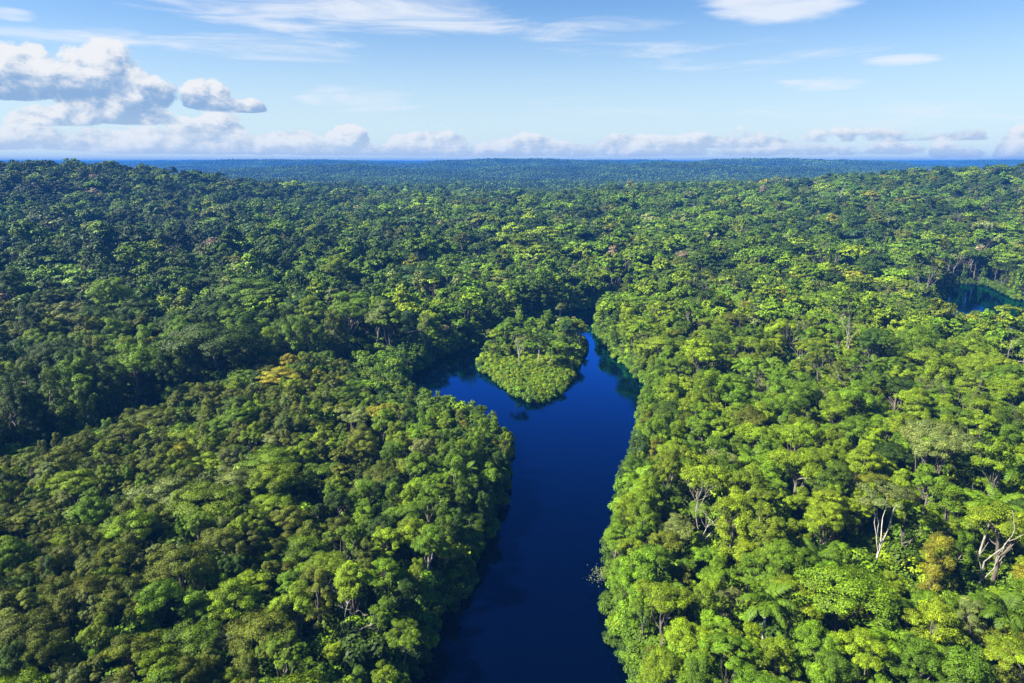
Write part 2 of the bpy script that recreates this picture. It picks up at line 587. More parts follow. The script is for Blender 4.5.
# ------------------------------------------------------------------ colours (real-world base colours)
COL = {
    'bright yellow-green': (0.090, 0.142, 0.003), 'fresh green': (0.062, 0.120, 0.003), 'mid-green': (0.044, 0.086, 0.003),
    'dark green': (0.022, 0.048, 0.003), 'olive': (0.064, 0.086, 0.005), 'grey-olive': (0.080, 0.108, 0.026),
    'ochre-yellow': (0.135, 0.140, 0.008), 'blue-green': (0.027, 0.062, 0.013), 'pinkish': (0.150, 0.130, 0.082), 'rust-brown': (0.13, 0.062, 0.03),
}
CN = list(COL)
BARKC = (0.11, 0.095, 0.075)
PALE = (0.36, 0.33, 0.28)
MIXES = {
    'right': [.42, .34, .12, .03, .06, .04, .02, .005, .0006, 0],
    'leftbank': [.20, .32, .27, .08, .08, .03, .015, .01, .0006, 0],
    'knoll': [.15, .14, .11, .03, .45, .10, .02, 0, 0, 0],
    'dark': [.07, .22, .33, .24, .05, .05, .006, .03, .008, 0],
    'mid': [.12, .28, .34, .14, .05, .04, .01, .02, .008, 0],
    'hill_left': [.05, .18, .34, .29, .04, .05, .004, .04, .009, 0],
    'hill_right': [.09, .26, .32, .19, .06, .05, .012, .02, .010, 0],
    'island': [.62, .30, .05, .03, .03, 0, 0, 0, 0, 0],
}
KIND_MIX = {   # dome round broad layered tall ragged thin
    'right': [.34, .24, .05, .10, .12, .11, .04], 'leftbank': [.36, .34, .02, .08, .12, .06, .02], 'knoll': [.17, .10, .0, .60, .07, .04, .02],
    'dark': [.30, .34, .05, .04, .14, .11, .02], 'mid': [.32, .28, .06, .06, .10, .14, .04], 'hill_left': [.32, .28, .08, .04, .08, .17, .03],
    'hill_right': [.32, .28, .08, .05, .08, .15, .04], 'island': [.45, .45, 0, .02, .08, 0, 0],
}
KINDS = ['dome', 'round', 'broad', 'layered', 'tall', 'ragged', 'thin']
KH = {'right': (13.5, 22.5), 'leftbank': (13, 19), 'knoll': (8.5, 14.5), 'dark': (19, 30), 'mid': (17, 25), 'hill_left': (18, 28), 'hill_right': (17, 26), 'island': (6.5, 15.5)}
BY_KIND = {k: [i for i, s in enumerate(SHAPES) if s == k] for k in KINDS}
TALLWALL = at(345, 348, 20)


def zones_of(X, Y, D):
    X, Y = np.asarray(X, float), np.asarray(Y, float)
    isl, kn = inside(ISLAND_W, X, Y), inside(KNOLL, X, Y)
    out = []
    for x, y, i, k in zip(X, Y, isl, kn):
        if i:
            z = 'island'
        elif k:
            z = 'knoll'
        elif y > 520:
            z = 'hill_left' if x < -170 - (y - 500) * 0.15 else 'hill_right' if x > 150 + (y - 520) * 0.2 else 'mid'
        elif x > 0 and not (y > 330 and x < 60):
            z = 'right' if y < 470 else 'mid'
        elif y > 235 or (x < -90 and y > 110 - 0.2 * x):
            z = 'dark' if x < -45 else 'mid'
        else:
            z = 'leftbank'
        out.append(z)
    return out


class Tree:
    __slots__ = ('x', 'y', 'z', 'zone', 'kind', 'mesh', 'col', 's', 'sz', 'rot', 'tag', 'd', 'tilt')


def new_tree(x, y, d, z, zone, drift, g, kind=None, col=None, hgt=None):
    t = Tree()
    t.x, t.y, t.d = x, y, d
    t.z, t.zone = z, zone
    km = np.array(KIND_MIX[t.zone], float)
    kd = kind or KINDS[int(g.choice(len(KINDS), p=km / km.sum()))]
    if kind is None and d < 8 and g.random() < 0.75 and t.zone != 'island':
        kd = 'tall' if g.random() < 0.7 else 'round'
    t.kind = kd
    if zone in ('right', 'knoll') and kd == 'broad' and kind is None and g.random() < 0.7:
        t.kind = kd = 'dome'
    t.mesh = int(g.choice(BY_KIND[kd]))
    cm = np.array(MIXES['mid' if t.zone == 'island' and y > 302 else t.zone], float)
    # colours come in drifts: stretches of the same kind of tree
    cm = cm * np.array([1 + 1.6 * drift, 1 + drift, 1, 1 + 2.0 * (1 - drift), 1 + 1.2 * (1 - drift), 1, 1, 1 + (1 - drift), 1, 1])
    t.col = col or CN[int(g.choice(len(CN), p=cm / cm.sum()))]
    lo, hi = KH[t.zone]
    h = hgt or g.uniform(lo, hi) * (1.0 if g.random() > 0.09 or kd == 'broad' or t.zone[:4] == 'hill' or t.zone in ('knoll', 'island') else 1.25)
    if d < 8 and hgt is None and t.zone != 'island':
        h *= 0.55 + 0.05 * d
    if t.zone == 'island' and hgt is None:
        h *= 0.62 + 0.5 * sstep(296, 322, y)
    if x > 190 and d < 42 and 330 < y < 452:          # low swamp growth on the near side of the pool
        h = min(h, 11.5 + 0.2 * d)
    if x < 0 and 190 < y < 292 and d < 30 and x > -75 and zone != 'island':
        h = min(h, 8.5 + 0.05 * d)
    if math.hypot(x, y) < 105:
        h = min(h, 16.5)
    t.s = h / TOP[kd]
    t.sz = 1.0
    if kd in ('tall', 'layered', 'dome', 'round'):
        f = g.uniform(0.85, 1.3) if t.zone != 'knoll' else g.choice([0.5, 0.62, 0.8, 1.1], p=[.3, .35, .25, .1]) * g.uniform(0.9, 1.1)
        if t.zone == 'knoll' and kd != 'layered':
            f *= 1.3
        t.s *= f
        t.sz = 1 / f
    t.rot = g.uniform(0, 6.283)
    t.tilt = (g.normal() * 0.05, g.normal() * 0.05)
    t.tag = None
    return t


# ------------------------------------------------------------------ where the trees stand
class Grid:
    def __init__(s, c=12.0):
        s.c, s.g = c, {}

    def ok(s, x, y, r):
        i, j = int(x // s.c), int(y // s.c)
        for a in (-1, 0, 1):
            for b in (-1, 0, 1):
                for (u, v, w) in s.g.get((i + a, j + b), ()):
                    if (u - x) ** 2 + (v - y) ** 2 < (0.5 * (r + w)) ** 2:
                        return False
        return True

    def add(s, x, y, r):
        s.g.setdefault((int(x // s.c), int(y // s.c)), []).append((x, y, r))


GR = Grid(18.0)
SPACE = {'right': 6.6, 'leftbank': 6.6, 'knoll': 3.9, 'dark': 7.6, 'mid': 7.4, 'hill_left': 8, 'hill_right': 8, 'island': 4.6}
trees, specials = [], []

# single trees that stand out in the photograph: px, py of the crown (or its middle), height of that point above the ground
def place(px, py, zc):
    """follow the line of sight until it comes down to zc metres above the ground"""
    d = ray(px, py)
    tt = np.geomspace(60, 3000, 4000)
    gap = CAM_H + d[2] * tt - zc - height(d[0] * tt, d[1] * tt)
    k = int(np.argmax(gap < 0))
    return float(d[0] * tt[k]), float(d[1] * tt[k])


def special(px, py, zc, r, **kw):
    x, y = place(px, py, zc)
    kw.update(x=x, y=y, z=float(height(np.array(x), np.array(y))))
    specials.append(kw)
    if r:
        GR.add(x, y, r)


# leafy ones
special(937, 434, 24, 16, what='leafy', kind='broad', col='grey-olive', s=1.3, mesh=0, label='broad flat-topped olive umbrella tree rising above the right-hand canopy', trunk=(0.07, 0.06, 0.048))  # dark trunk colour stands in for the deep shade beneath the crown
special(884, 503, 21, 11, what='leafy', kind='thin', col='grey-olive', s=1.3, mesh=0, label='thin grey-olive umbrella tree on a forked white trunk', trunk=(0.5, 0.47, 0.42), clear=True)
special(560, 311, 9, 9, what='leafy', kind='round', col='grey-olive', s=0.72, mesh=1, label='pale yellowish round tree at the waterline beyond the island', trunk=BARKC)
special(918, 189, 18, 10, what='leafy', kind='dome', col='rust-brown', s=1.3, mesh=2, label='rust-brown crown high on the right-hand hill', trunk=BARKC)
special(683, 256, 17, 10, what='leafy', kind='dome', col='pinkish', s=1.1, mesh=1, label='pinkish dome-crowned tree above the right bank beyond the island', trunk=PALE)
special(350, 254, 19, 9, what='leafy', kind='dome', col='pinkish', s=1.1, mesh=3, label='pinkish dry crown in the forest left of the river', trunk=PALE)
special(380, 412, 14, 9, what='leafy', kind='dome', col='ochre-yellow', s=0.85, mesh=0, label='ochre-yellow dome on the left bank near the promontory', trunk=BARKC)
special(14, 270, 24, 9, what='leafy', kind='ragged', col='dark green', s=1.5, mesh=0, label='tallest dark emergent with a pale trunk at the far left', trunk=PALE, clear=True)
special(28, 250, 26, 9, what='leafy', kind='ragged', col='mid-green', s=1.5, mesh=2, label='ragged green emergent just behind the tallest pale-trunked tree', trunk=PALE)
special(941, 552, 15, 6, what='leafy', kind='tall', col='ochre-yellow', s=0.95, mesh=1, label='narrow yellow tree right of the forked white trunk', trunk=BARKC)
special(695, 312, 19, 12, what='bare', seed=3, H=22, spread=1.25, leaves=500, col='pinkish', label='big silvery bare tree spreading above the right bank', fork=.38)
special(850, 345, 15, 6, what='bare', seed=5, H=27, spread=.5, leaves=260, col='grey-olive', label='straight tall white trunk with a small top', fork=.62)
special(798, 348, 14, 6, what='bare', seed=8, H=22, spread=.5, depth=2, leaves=0, col='olive', label='white dead trunk splitting into two upright arms', fork=.5, lean=.12)
special(1008, 350, 15, 9, what='bare', seed=11, H=22, spread=1.1, leaves=300, col='grey-olive', label='pale branching bare tree below the far pool', fork=.4)
special(975, 540, 17, 7, what='bare', seed=14, H=22, spread=.45, depth=2, leaves=0, col='olive', label='leaning pale dead tree right of the yellow tree', fork=.6, lean=.22)
special(340, 592, 14, 7, what='bare', seed=17, H=17, spread=1.2, leaves=0, col='olive', label='small white bare tree with crooked arms on the left bank', fork=.42)
special(590, 640 - 62, 4, 0, what='bare', seed=19, H=4.6, spread=0.9, leaves=160, col='grey-olive', label='low brown dead branch reaching over the water, right bank', fork=.4, lean=-.9, onbank=(600, 583))
special(703, 505, 16, 6, what='bare', seed=23, H=19, spread=.8, leaves=420, col='grey-olive', label='thin grey half-bare tree near the right bank', fork=.5)
special(575, 213, 17, 6, what='bare', seed=25, H=24, spread=.8, leaves=0, col='olive', label='far white snag in the forest beyond the island', fork=.5)
special(195, 236, 20, 6, what='bare', seed=27, H=28, spread=.5, leaves=0, col='olive', label='white dead spire below the left-hand hill', fork=.6)
special(840, 200, 16, 6, what='bare', seed=29, H=28, spread=.4, leaves=0, col='olive', label='bleached spire on the right-hand hillside', fork=.62)
special(425, 330, 16, 6, what='bare', seed=31, H=24, spread=.9, leaves=0, col='olive', label='grey bare tree above the left arm of the river', fork=.45)
special(215, 300, 20, 6, what='bare', seed=33, H=27, spread=1.0, leaves=0, col='olive', label='white-limbed bare tree in the dark forest left of the river', fork=.5)
# palms
for (px, py, m, s, lab) in [
        (762, 603, 1, 1.35, 'large drooping palm on a white trunk at the bottom right'), (991, 507, 2, 1.35, 'tall palm with stiff fronds right of the white forked tree'),
        (874, 418, 0, 1.25, 'palm just left of the broad umbrella crown'), (797, 655, 0, 1.1, 'short palm beside the large drooping palm'),
        (640 + 52, 446, 2, 1.1, 'lone palm in the right-bank trees level with the umbrella tree'), (948, 393, 1, 1.25, 'palm behind the broad umbrella crown'),
        (845, 465, 0, 1.1, 'palm between the umbrella tree and the river'), (538, 338, 1, 1.12, 'dark palm at the middle of the island'),
        (550, 346, 0, 1.0, 'shorter palm right of the island middle palm'), (1012, 610, 1, 1.2, 'palm at the right edge below the leaning dead tree'),
        (820, 560, 2, 1.05, 'palm left of the forked white trunk'), (905, 335, 2, 1.2, 'palm left of the far pool'),
        (672, 590, 0, 1.0, 'small palm by the right bank'), (470, 470, 1, 0.95, 'palm rising at the left promontory'), (725, 380, 2, 1.15, 'palm below the big silvery bare tree'),
        (895, 640, 0, 1.2, 'palm below the forked white trunk')]:
    special(px, py, (11 + m) * s, 4.0, what='palm', mesh=m, s=s, col='fresh green' if px % 2 else 'mid-green', label=lab)
special(521, 338, 15, 3.0, what='leafy', kind='thin', col='mid-green', s=1.0, mesh=1, label='slim tree with a pale straight trunk on the island', trunk=PALE, clear=True)

CLEAR = [(q['x'], q['y']) for q in specials if q.get('clear') or (q['what'] == 'bare' and q['H'] > 8)]


def kept_low(x, y):
    for u, v in CLEAR:
        L = math.hypot(u, v)
        a = ((u - x) * u + (v - y) * v) / L      # metres nearer the camera than the trunk
        if -1 < a < 26 and abs((x * v - y * u) / L) < 5.5:
            return True
    return False


g = np.random.default_rng(11)
# near forest, to 420 m
N = 130000
rr = np.sqrt(g.uniform(45.0 ** 2, 440.0 ** 2, N))
aa = g.uniform(-R(47), R(47), N)
X, Y = rr * np.sin(aa), rr * np.cos(aa)
D = land(X, Y)
Z, ZN, DR, KE = height(X, Y, D), zones_of(X, Y, D), vnoise(X / 45, Y / 45, 21), edist(KNOLL, X, Y)
for x, y, d, z, zn, dr, ke, gap in zip(X.tolist(), Y.tolist(), D.tolist(), Z.tolist(), ZN, DR.tolist(), KE.tolist(), vnoise(X / 9, Y / 9, 51).tolist()):
    if d < 0.9 or (zn == 'knoll' and ke < 1.5) or (zn == 'dark' and ke < 8) or (zn == 'island' and y < 300 + 0.25 * (x - 8)) or not GR.ok(x, y, SPACE[zn] * 0.62):
        continue
    t = new_tree(x, y, d, z, zn, dr, g, kind='tall' if zn == 'dark' and ke < 19 and g.random() < 0.8 else None)
    if zn in ('right', 'leftbank') and d > 9 and gap < 0.17:
        continue
    if kept_low(x, y):
        t.s *= 0.55
    r = RAD[t.kind] * t.s * 1.22
    r = max(SPACE[t.zone] * 0.62, min(r, 15))
    if not GR.ok(x, y, r):
        continue
    GR.add(x, y, r)
    trees.append(t)
near_n = len(trees)

# middle distance, one by one to 1500 m on a loose grid
cell = 6.7
gx = np.arange(-1650, 1650, cell)
gy = np.arange(250, 1560, cell)
X, Y = np.meshgrid(gx, gy)
X = X + (np.arange(X.shape[0]) % 2)[:, None] * cell * 0.5 + g.uniform(-2.8, 2.8, X.shape)
Y = Y + g.uniform(-2.8, 2.8, X.shape)
X, Y = X.ravel(), Y.ravel()
rr = np.hypot(X, Y)
k = (rr >= 438) & (rr < 1500) & (np.abs(np.arctan2(X, Y)) < R(46))
X, Y, rr = X[k], Y[k], rr[k]
D = land(X, Y)
Z = height(X, Y, D)
mid_pts = []
zcache = {}
for x, y, d, z, zn, dr in zip(X.tolist(), Y.tolist(), D.tolist(), Z.tolist(), zones_of(X, Y, D), vnoise(X / 45, Y / 45, 21).tolist()):
    if d < 2:
        continue
    t = new_tree(x, y, d, z, zn, dr, g)
    t.s *= g.choice([0.72, 0.85, 1.0, 1.25], p=[.3, .35, .25, .1])
    mid_pts.append(t)

# ------------------------------------------------------------------ things: the trees that show largest
def empty(name, loc, rz=0.0):
    o = bpy.data.objects.new(name, None)
    C.objects.link(o)
    o.location = loc
    o.rotation_euler = (0, 0, rz)
    o.empty_display_size = 1
    return o


def part(name, me, parent, col):
    o = bpy.data.objects.new(name, me)
    C.objects.link(o)
    o.parent = parent
    o.color = (*col, 1)
    return o


def vary(c, g, a=0.14):
    f = g.uniform(1 - a, 1 + a)
    return tuple(v * f * g.uniform(0.95, 1.05) for v in c)


gs = np.random.default_rng(5)
BARE_CACHE = {}
for sdef in specials:
    w = sdef['what']
    loc = (sdef['x'], sdef['y'], sdef['z'])
    if w == 'leafy':
        mi = BY_KIND[sdef['kind']][sdef['mesh']]
        o = empty('emergent_tree' if sdef['kind'] in ('ragged', 'broad', 'thin') else 'broadleaf_tree', loc, gs.uniform(0, 6))
        o.scale = (sdef['s'],) * 3
        part('crown', CROWN[mi], o, COL[sdef['col']])
        part('trunk', TRUNK[mi], o, sdef['trunk'])
        o['category'] = 'tree'
        o['group'] = 'trees that stand out of the forest'
    elif w == 'palm':
        o = empty('palm_tree', loc, gs.uniform(0, 6))
        o.scale = (sdef['s'],) * 3
        part('crown', PALM[sdef['mesh']][0], o, COL[sdef['col']])
        part('trunk', PALM[sdef['mesh']][1], o, PALE)
        o['category'] = 'palm tree'
        o['group'] = 'palms in the forest'
    else:
        if 'onbank' in sdef:
            b = at(*sdef['onbank'], 1.0) + np.array([2.2, 0])
            loc = (float(b[0]), float(b[1]), 0.9)
        o = empty('bare_tree', loc, 0.0)
        a, c, _ = bare_meshes(sdef['seed'], sdef['H'], sdef['spread'], sdef['leaves'], sdef['fork'], sdef.get('lean', 0), sdef.get('depth', 4))
        part('trunk', a, o, (0.29, 0.27, 0.23))
        if c:
            part('crown', c, o, COL[sdef['col']])
        o['category'] = 'bare tree'
        o['group'] = 'pale bare trees'
    o['label'] = sdef['label']


def size_in_view(t):
    zt = t.z + TOP[t.kind] * t.s * t.sz
    px, py, f = project(t.x, t.y, zt - 0.25 * TOP[t.kind] * t.s * t.sz)
    if not (-25 < px < 1049 and 0 < py < 708):
        return 0
    return RAD[t.kind] * t.s / f


order = sorted(range(near_n), key=lambda i: -size_in_view(trees[i]))
isl = [i for i in range(near_n) if trees[i].zone == 'island'][:24]
thing_i = []
for i in isl + order:
    if i not in thing_i:
        thing_i.append(i)
    if len(thing_i) >= 300:
        break
thing_set = set(thing_i)

LM = [  # places one can find, with a phrase each
    (937, 450, 20, 'by the broad umbrella tree'), (884, 540, 12, 'around the forked white trunk'), (760, 620, 14, 'by the large drooping palm'),
    (985, 520, 14, 'by the tall stiff palm'), (975, 580, 12, 'in front of the leaning dead tree'), (885, 630, 14, 'in front of the forked white trunk'),
    (1000, 660, 14, 'in the bottom right corner'), (840, 660, 14, 'right of the large drooping palm'), (820, 500, 14, 'between river and forked white trunk'),
    (720, 505, 14, 'beside the thin grey half-bare tree'), (640, 540, 12, 'on right bank at the river narrows'), (640, 650, 12, 'at the water, bottom of right bank'),
    (690, 570, 14, 'behind the small right-bank palm'), (660, 440, 14, 'on right bank below the island'), (760, 440, 14, 'in right-hand forest left of umbrella tree'),
    (700, 660, 14, 'left of the large drooping palm'),
    (340, 610, 12, 'around the small white bare tree'), (440, 590, 12, 'on left bank beside the dark water'), (480, 500, 12, 'on left bank facing the narrows'),
    (470, 430, 12, 'on the left promontory below the island'), (395, 430, 13, 'around the ochre-yellow dome'), (400, 660, 12, 'at the water, bottom of left bank'),
    (320, 520, 13, 'where the knoll meets the left bank'), (260, 650, 13, 'at the bottom, left of the bare tree'), (120, 650, 13, 'near the bottom left corner'),
    (30, 670, 13, 'in the bottom left corner'), (200, 560, 13, 'on the lower slope of the knoll'), (60, 560, 13, 'on the knoll at the left edge'),
    (250, 460, 13, 'in the middle of the low knoll'), (110, 480, 13, 'on the knoll below the dark forest'), (220, 400, 14, 'along the knoll far rim'),
    (330, 400, 14, 'on the knoll toward the promontory'), (15, 360, 22, 'in the dark forest at the left edge'), (120, 370, 22, 'in the dark forest behind the knoll'),
    (230, 330, 22, 'in the dark forest beyond the knoll rim'), (300, 300, 20, 'in the tall forest left of the river'), (430, 320, 18, 'above the left arm of the river'),
    (620, 300, 18, 'beyond the river bend'), (900, 360, 18, 'below the far pool'), (740, 370, 18, 'below the big silvery bare tree'),
    (525, 395, 3, 'at the near tip of the island'), (492, 372, 3, 'on the left shore of the island'), (520, 365, 4, 'in the middle of the island'),
    (560, 375, 3, 'on the right shore of the island'), (545, 347, 6, 'at the back of the island'), (505, 352, 6, 'at the back left of the island'), (575, 350, 5, 'at the right corner of the island')]
ISL_LM = [q for q, l in enumerate(LM) if 'island' in l[3] and l[2] <= 6]
LMW = np.array([at(a, b, c + 3) for a, b, c, _ in LM])
SHW = {'dome': 'dome-crowned', 'round': 'round-crowned', 'broad': 'flat-topped spreading', 'layered': 'low layered', 'tall': 'narrow vine-draped', 'ragged': 'ragged loose', 'thin': 'thin umbrella'}
cells = {}
for i in thing_i:
    t = trees[i]
    j = int(np.argmin([1e9 if (q in ISL_LM) != (t.zone == 'island') else (t.x - u) ** 2 + (t.y - v) ** 2 for q, (u, v) in enumerate(LMW)]))
    h = TOP[t.kind] * t.s * t.sz
    size = 'tall' if h > 20 else 'small' if RAD[t.kind] * t.s < 4.3 else 'large' if RAD[t.kind] * t.s > 7 else ''
    cells.setdefault((size, t.col, SHW[t.kind], LM[j][3]), []).append(i)
ORD = ['', 'second ', 'third ', 'fourth ', 'fifth ', 'sixth ', 'seventh ', 'eighth ', 'ninth ', 'tenth ', 'eleventh ', 'twelfth ']
for (size, col, sh, where), ids in cells.items():
    base = ' '.join(w for w in (size, col, sh, 'tree', where) if w)
    if len(base.split()) > 12 and len(ids) > 1:
        base = base.replace(' tree', '')
    ids.sort(key=lambda i: project(trees[i].x, trees[i].y, trees[i].z + 10)[0])
    if len(base.split()) > 12 and len(ids) > 1:
        base = base.replace(sh, sh.split()[0])
    for q, i in enumerate(ids):
        trees[i].tag = base if len(ids) == 1 else base + (', ' + ('left one' if q == 0 else 'right one') if len(ids) == 2 else ', ' + (ORD[q] + 'from the left' if q else 'leftmost'))

for i in thing_i:
    if len(trees[i].tag.split()) > 16:
        trees[i].tag = trees[i].tag.replace(' of the ', ' ').replace(' in the ', ' in ').replace(' on the ', ' on ').replace(' from the left', ' from left')
gt = np.random.default_rng(77)
for i in thing_i:
    t = trees[i]
    o = empty('broadleaf_tree', (t.x, t.y, t.z), t.rot)
    o.rotation_euler = (t.tilt[0], t.tilt[1], t.rot)
    o.scale = (t.s, t.s, t.s * t.sz)
    part('crown', CROWN[t.mesh], o, vary(COL[t.col], gt))
    part('trunk', TRUNK[t.mesh], o, vary(PALE if gt.random() < 0.1 else BARKC, gt))
    o['label'] = t.tag
    o['category'] = 'tree'
    o['group'] = {'right': 'trees of the right-bank forest', 'leftbank': 'trees along the left bank', 'knoll': 'low trees on the knoll', 'island': 'trees on the island'}.get(t.zone, 'trees of the tall forest')

# ------------------------------------------------------------------ the rest of the forest: one object of kind stuff
store = bpy.data.collections.new('forest_kinds')
PROTO = {}


def proto(key, me):
    if key not in PROTO:
        o = bpy.data.objects.new('kind_%04d' % len(PROTO), me)
        store.objects.link(o)
        o.color = (0, 0, 0, 1)
        PROTO[key] = len(PROTO)
    return PROTO[key]


def join_mesh(name, a, b):
    def grab(me):
        V = np.empty(len(me.vertices) * 3, np.float32)
        me.vertices.foreach_get('co', V)
        L = np.empty(len(me.loops), np.int32)
        me.loops.foreach_get('vertex_index', L)
        return V.reshape(-1, 3), L.reshape(-1, 4)
    Va, Fa = grab(a)
    Vb, Fb = grab(b)
    t = np.empty(len(Fa), np.float32)
    a.attributes['tint'].data.foreach_get('value', t)
    w = np.empty(len(Fa), np.float32)
    a.attributes['warm'].data.foreach_get('value', w)
    nb = len(Fb)
    return raw_mesh(name, np.concatenate([Va, Vb]), np.concatenate([Fa, Fb + len(Va)]), 4, [LEAF, BARK], np.concatenate([np.zeros(len(Fa)), np.ones(nb)]),
                    {'tint': np.concatenate([t, np.ones(nb)]), 'warm': np.concatenate([w, np.zeros(nb)])})


FULL = [join_mesh('whole_' + SHAPES[i], CROWN[i], TRUNK[i]) for i in range(len(SHAPES))]
PALMFULL = [join_mesh('whole_palm', p[0], p[1]) for p in PALM]
pts, idx, rot, scl, hue = [], [], [], [], []


def inst(k, x, y, z, r, s, col):
    c = vary(COL[col], gi, 0.34 if y > 330 else 0.2)
    st = 0.62 + 0.76 * float(vnoise(x / 70 + 3, y / 70, 31)) if y > 300 else 1.0      # stands of paler and darker kinds
    hue.append(tuple(v * st for v in c))
    pts.append((x, y, z))
    idx.append(k)
    rot.append(r)
    scl.append(s)


gi = np.random.default_rng(9)
near_snags = []
for i in range(near_n):
    if i in thing_set:
        continue
    t = trees[i]
    near = math.hypot(t.x, t.y) < 330
    if gi.random() < 0.022 and t.d > 18 and not kept_low(t.x, t.y) and t.zone != 'knoll':
        near_snags.append(t)
        continue
    if gi.random() < 0.04 and t.d > 4 and not kept_low(t.x, t.y) and t.zone in ('right', 'mid'):
        m = int(gi.integers(0, 3))
        inst(proto(('palm', m), PALMFULL[m]), t.x, t.y, t.z, (0, 0, t.rot), (1.2, 1.2, 1.25), 'fresh green')
        continue
    inst(proto(('f' if near else 'm', t.mesh), (FULL if near else MID)[t.mesh]), t.x, t.y, t.z, (t.tilt[0], t.tilt[1], t.rot), (t.s, t.s, t.s * t.sz), t.col)
SNAG = []
for q in range(4):
    _, _, (V, F) = bare_meshes(60 + q, 22, 0.7 + 0.15 * q, 0, 0.5)
    me = raw_mesh('snag', V, F, 4, [BARK])
    SNAG.append(me)
for t in near_snags:
    m = int(gi.integers(0, 4))
    inst(proto(('snag', m), SNAG[m]), t.x, t.y, t.z, (0, 0, t.rot), (0.95, 0.95, gi.uniform(0.9, 1.15)), 'pinkish')
for t in mid_pts:
    q = gi.random()
    if q < 0.018:
        m = int(gi.integers(0, 4))
        inst(proto(('snag', m), SNAG[m]), t.x, t.y, t.z, (0, 0, t.rot), (1.15, 1.15, 1.25), 'pinkish')
        continue
    inst(proto(('m', t.mesh), MID[t.mesh]), t.x, t.y, t.z, (t.tilt[0], t.tilt[1], t.rot), (t.s, t.s, t.s * t.sz), t.col)

# far forest: stretches of canopy, 120 m across, to the skyline
def patch(seed, n, rad, per, leaf):
    g = np.random.default_rng(seed)
    lv = Leaves()
    for _ in range(n):
        a, q = g.uniform(0, 6.283), math.sqrt(g.uniform(0, 1)) * rad
        kd = ['dome', 'round', 'ragged', 'broad'][int(g.choice(4, p=[.4, .35, .15, .1]))]
        h = g.uniform(15, 27)
        s = h / TOP[kd] * 0.95
        full = clumps_for(kd, g)
        cs = [full[i] for i in g.permutation(len(full))[:10]]
        cs = [(c, r * 1.5) for c, r in cs]
        tk = float(g.choice([0.45, 0.7, 1.0, 1.35, 1.8], p=[.25, .25, .25, .17, .08]))
        leaf_cloud(lv, cs, g, per, leaf, (math.cos(a) * q, math.sin(a) * q, 0), s, tk)
    return mesh_of_leaves('canopy_stretch', lv)


PATCH = [patch(500 + i, 190, 72, 120, 2.1) for i in range(4)]
cell = 100.0
gx = np.arange(-11500, 11500, cell)
gy = np.arange(900, 14500, cell)
X, Y = np.meshgrid(gx, gy)
X = (X + gi.uniform(-25, 25, X.shape)).ravel()
Y = (Y + gi.uniform(-25, 25, Y.shape)).ravel()
rr = np.hypot(X, Y)
k = (rr > 1480) & (rr < 14200) & (np.abs(np.arctan2(X, Y)) < R(42))
X, Y = X[k], Y[k]
Z = height(X, Y)
ZX = (height(X + 30, Y) - height(X - 30, Y)) / 60
ZY = (height(X, Y + 30) - height(X, Y - 30)) / 60
for x, y, z, zx, zy in zip(X, Y, Z, ZX, ZY):
    n = Vector((-zx, -zy, 1)).normalized()
    qt = Vector((0, 0, 1)).rotation_difference(n)
    e = (qt.to_matrix() @ Matrix.Rotation(gi.uniform(0, 6.283), 3, 'Z')).to_euler()
    s = gi.uniform(0.92, 1.12)
    m = int(gi.integers(0, 4))
    inst(proto(('p', m), PATCH[m]), float(x), float(y), float(z), tuple(e), (s, s, s * gi.uniform(0.9, 1.2)), 'mid-green')


def scatter_object(name, coll):
    me = bpy.data.meshes.new(name)
    n = len(pts)
    me.vertices.add(n)
    me.vertices.foreach_set('co', np.array(pts, np.float32).ravel())
    a = me.attributes.new('which', 'INT', 'POINT')
    a.data.foreach_set('value', np.array(idx, np.int32))
    a = me.attributes.new('turn', 'FLOAT_VECTOR', 'POINT')
    a.data.foreach_set('vector', np.array(rot, np.float32).ravel())
    a = me.attributes.new('size', 'FLOAT_VECTOR', 'POINT')
    a.data.foreach_set('vector', np.array(scl, np.float32).ravel())
    a = me.attributes.new('hue', 'FLOAT_VECTOR', 'POINT')
    a.data.foreach_set('vector', np.array(hue, np.float32).ravel())
    a = me.attributes.new('scattered', 'FLOAT', 'POINT')
    a.data.foreach_set('value', np.ones(n, np.float32))
    o = bpy.data.objects.new(name, me)
    o.color = (0, 0, 0, 1)
    C.objects.link(o)
    nt = bpy.data.node_groups.new(name + '_scatter', 'GeometryNodeTree')
    nt.interface.new_socket('Geometry', in_out='INPUT', socket_type='NodeSocketGeometry')
    nt.interface.new_socket('Geometry', in_out='OUTPUT', socket_type='NodeSocketGeometry')
    gin, gout = nt.nodes.new('NodeGroupInput'), nt.nodes.new('NodeGroupOutput')
    iop = nt.nodes.new('GeometryNodeInstanceOnPoints')
    ci = nt.nodes.new('GeometryNodeCollectionInfo')
    ci.inputs['Collection'].default_value = coll
    ci.inputs['Separate Children'].default_value = True
    ci.inputs['Reset Children'].default_value = True

    def attr(nm, dt):
        q = nt.nodes.new('GeometryNodeInputNamedAttribute')
        q.data_type = dt
        q.inputs['Name'].default_value = nm
        return [s for s in q.outputs if s.enabled and s.name == 'Attribute'][0]
    e2r = nt.nodes.new('FunctionNodeEulerToRotation')
    L = nt.links.new
    L(gin.outputs[0], iop.inputs['Points'])
    L(ci.outputs[0], iop.inputs['Instance'])
    iop.inputs['Pick Instance'].default_value = True
    L(attr('which', 'INT'), iop.inputs['Instance Index'])
    L(attr('turn', 'FLOAT_VECTOR'), e2r.inputs[0])
    L(e2r.outputs[0], iop.inputs['Rotation'])
    L(attr('size', 'FLOAT_VECTOR'), iop.inputs['Scale'])
    L(iop.outputs[0], gout.inputs[0])
    md = o.modifiers.new('scatter', 'NODES')
    md.node_group = nt
    o['kind'] = 'stuff'
    return o


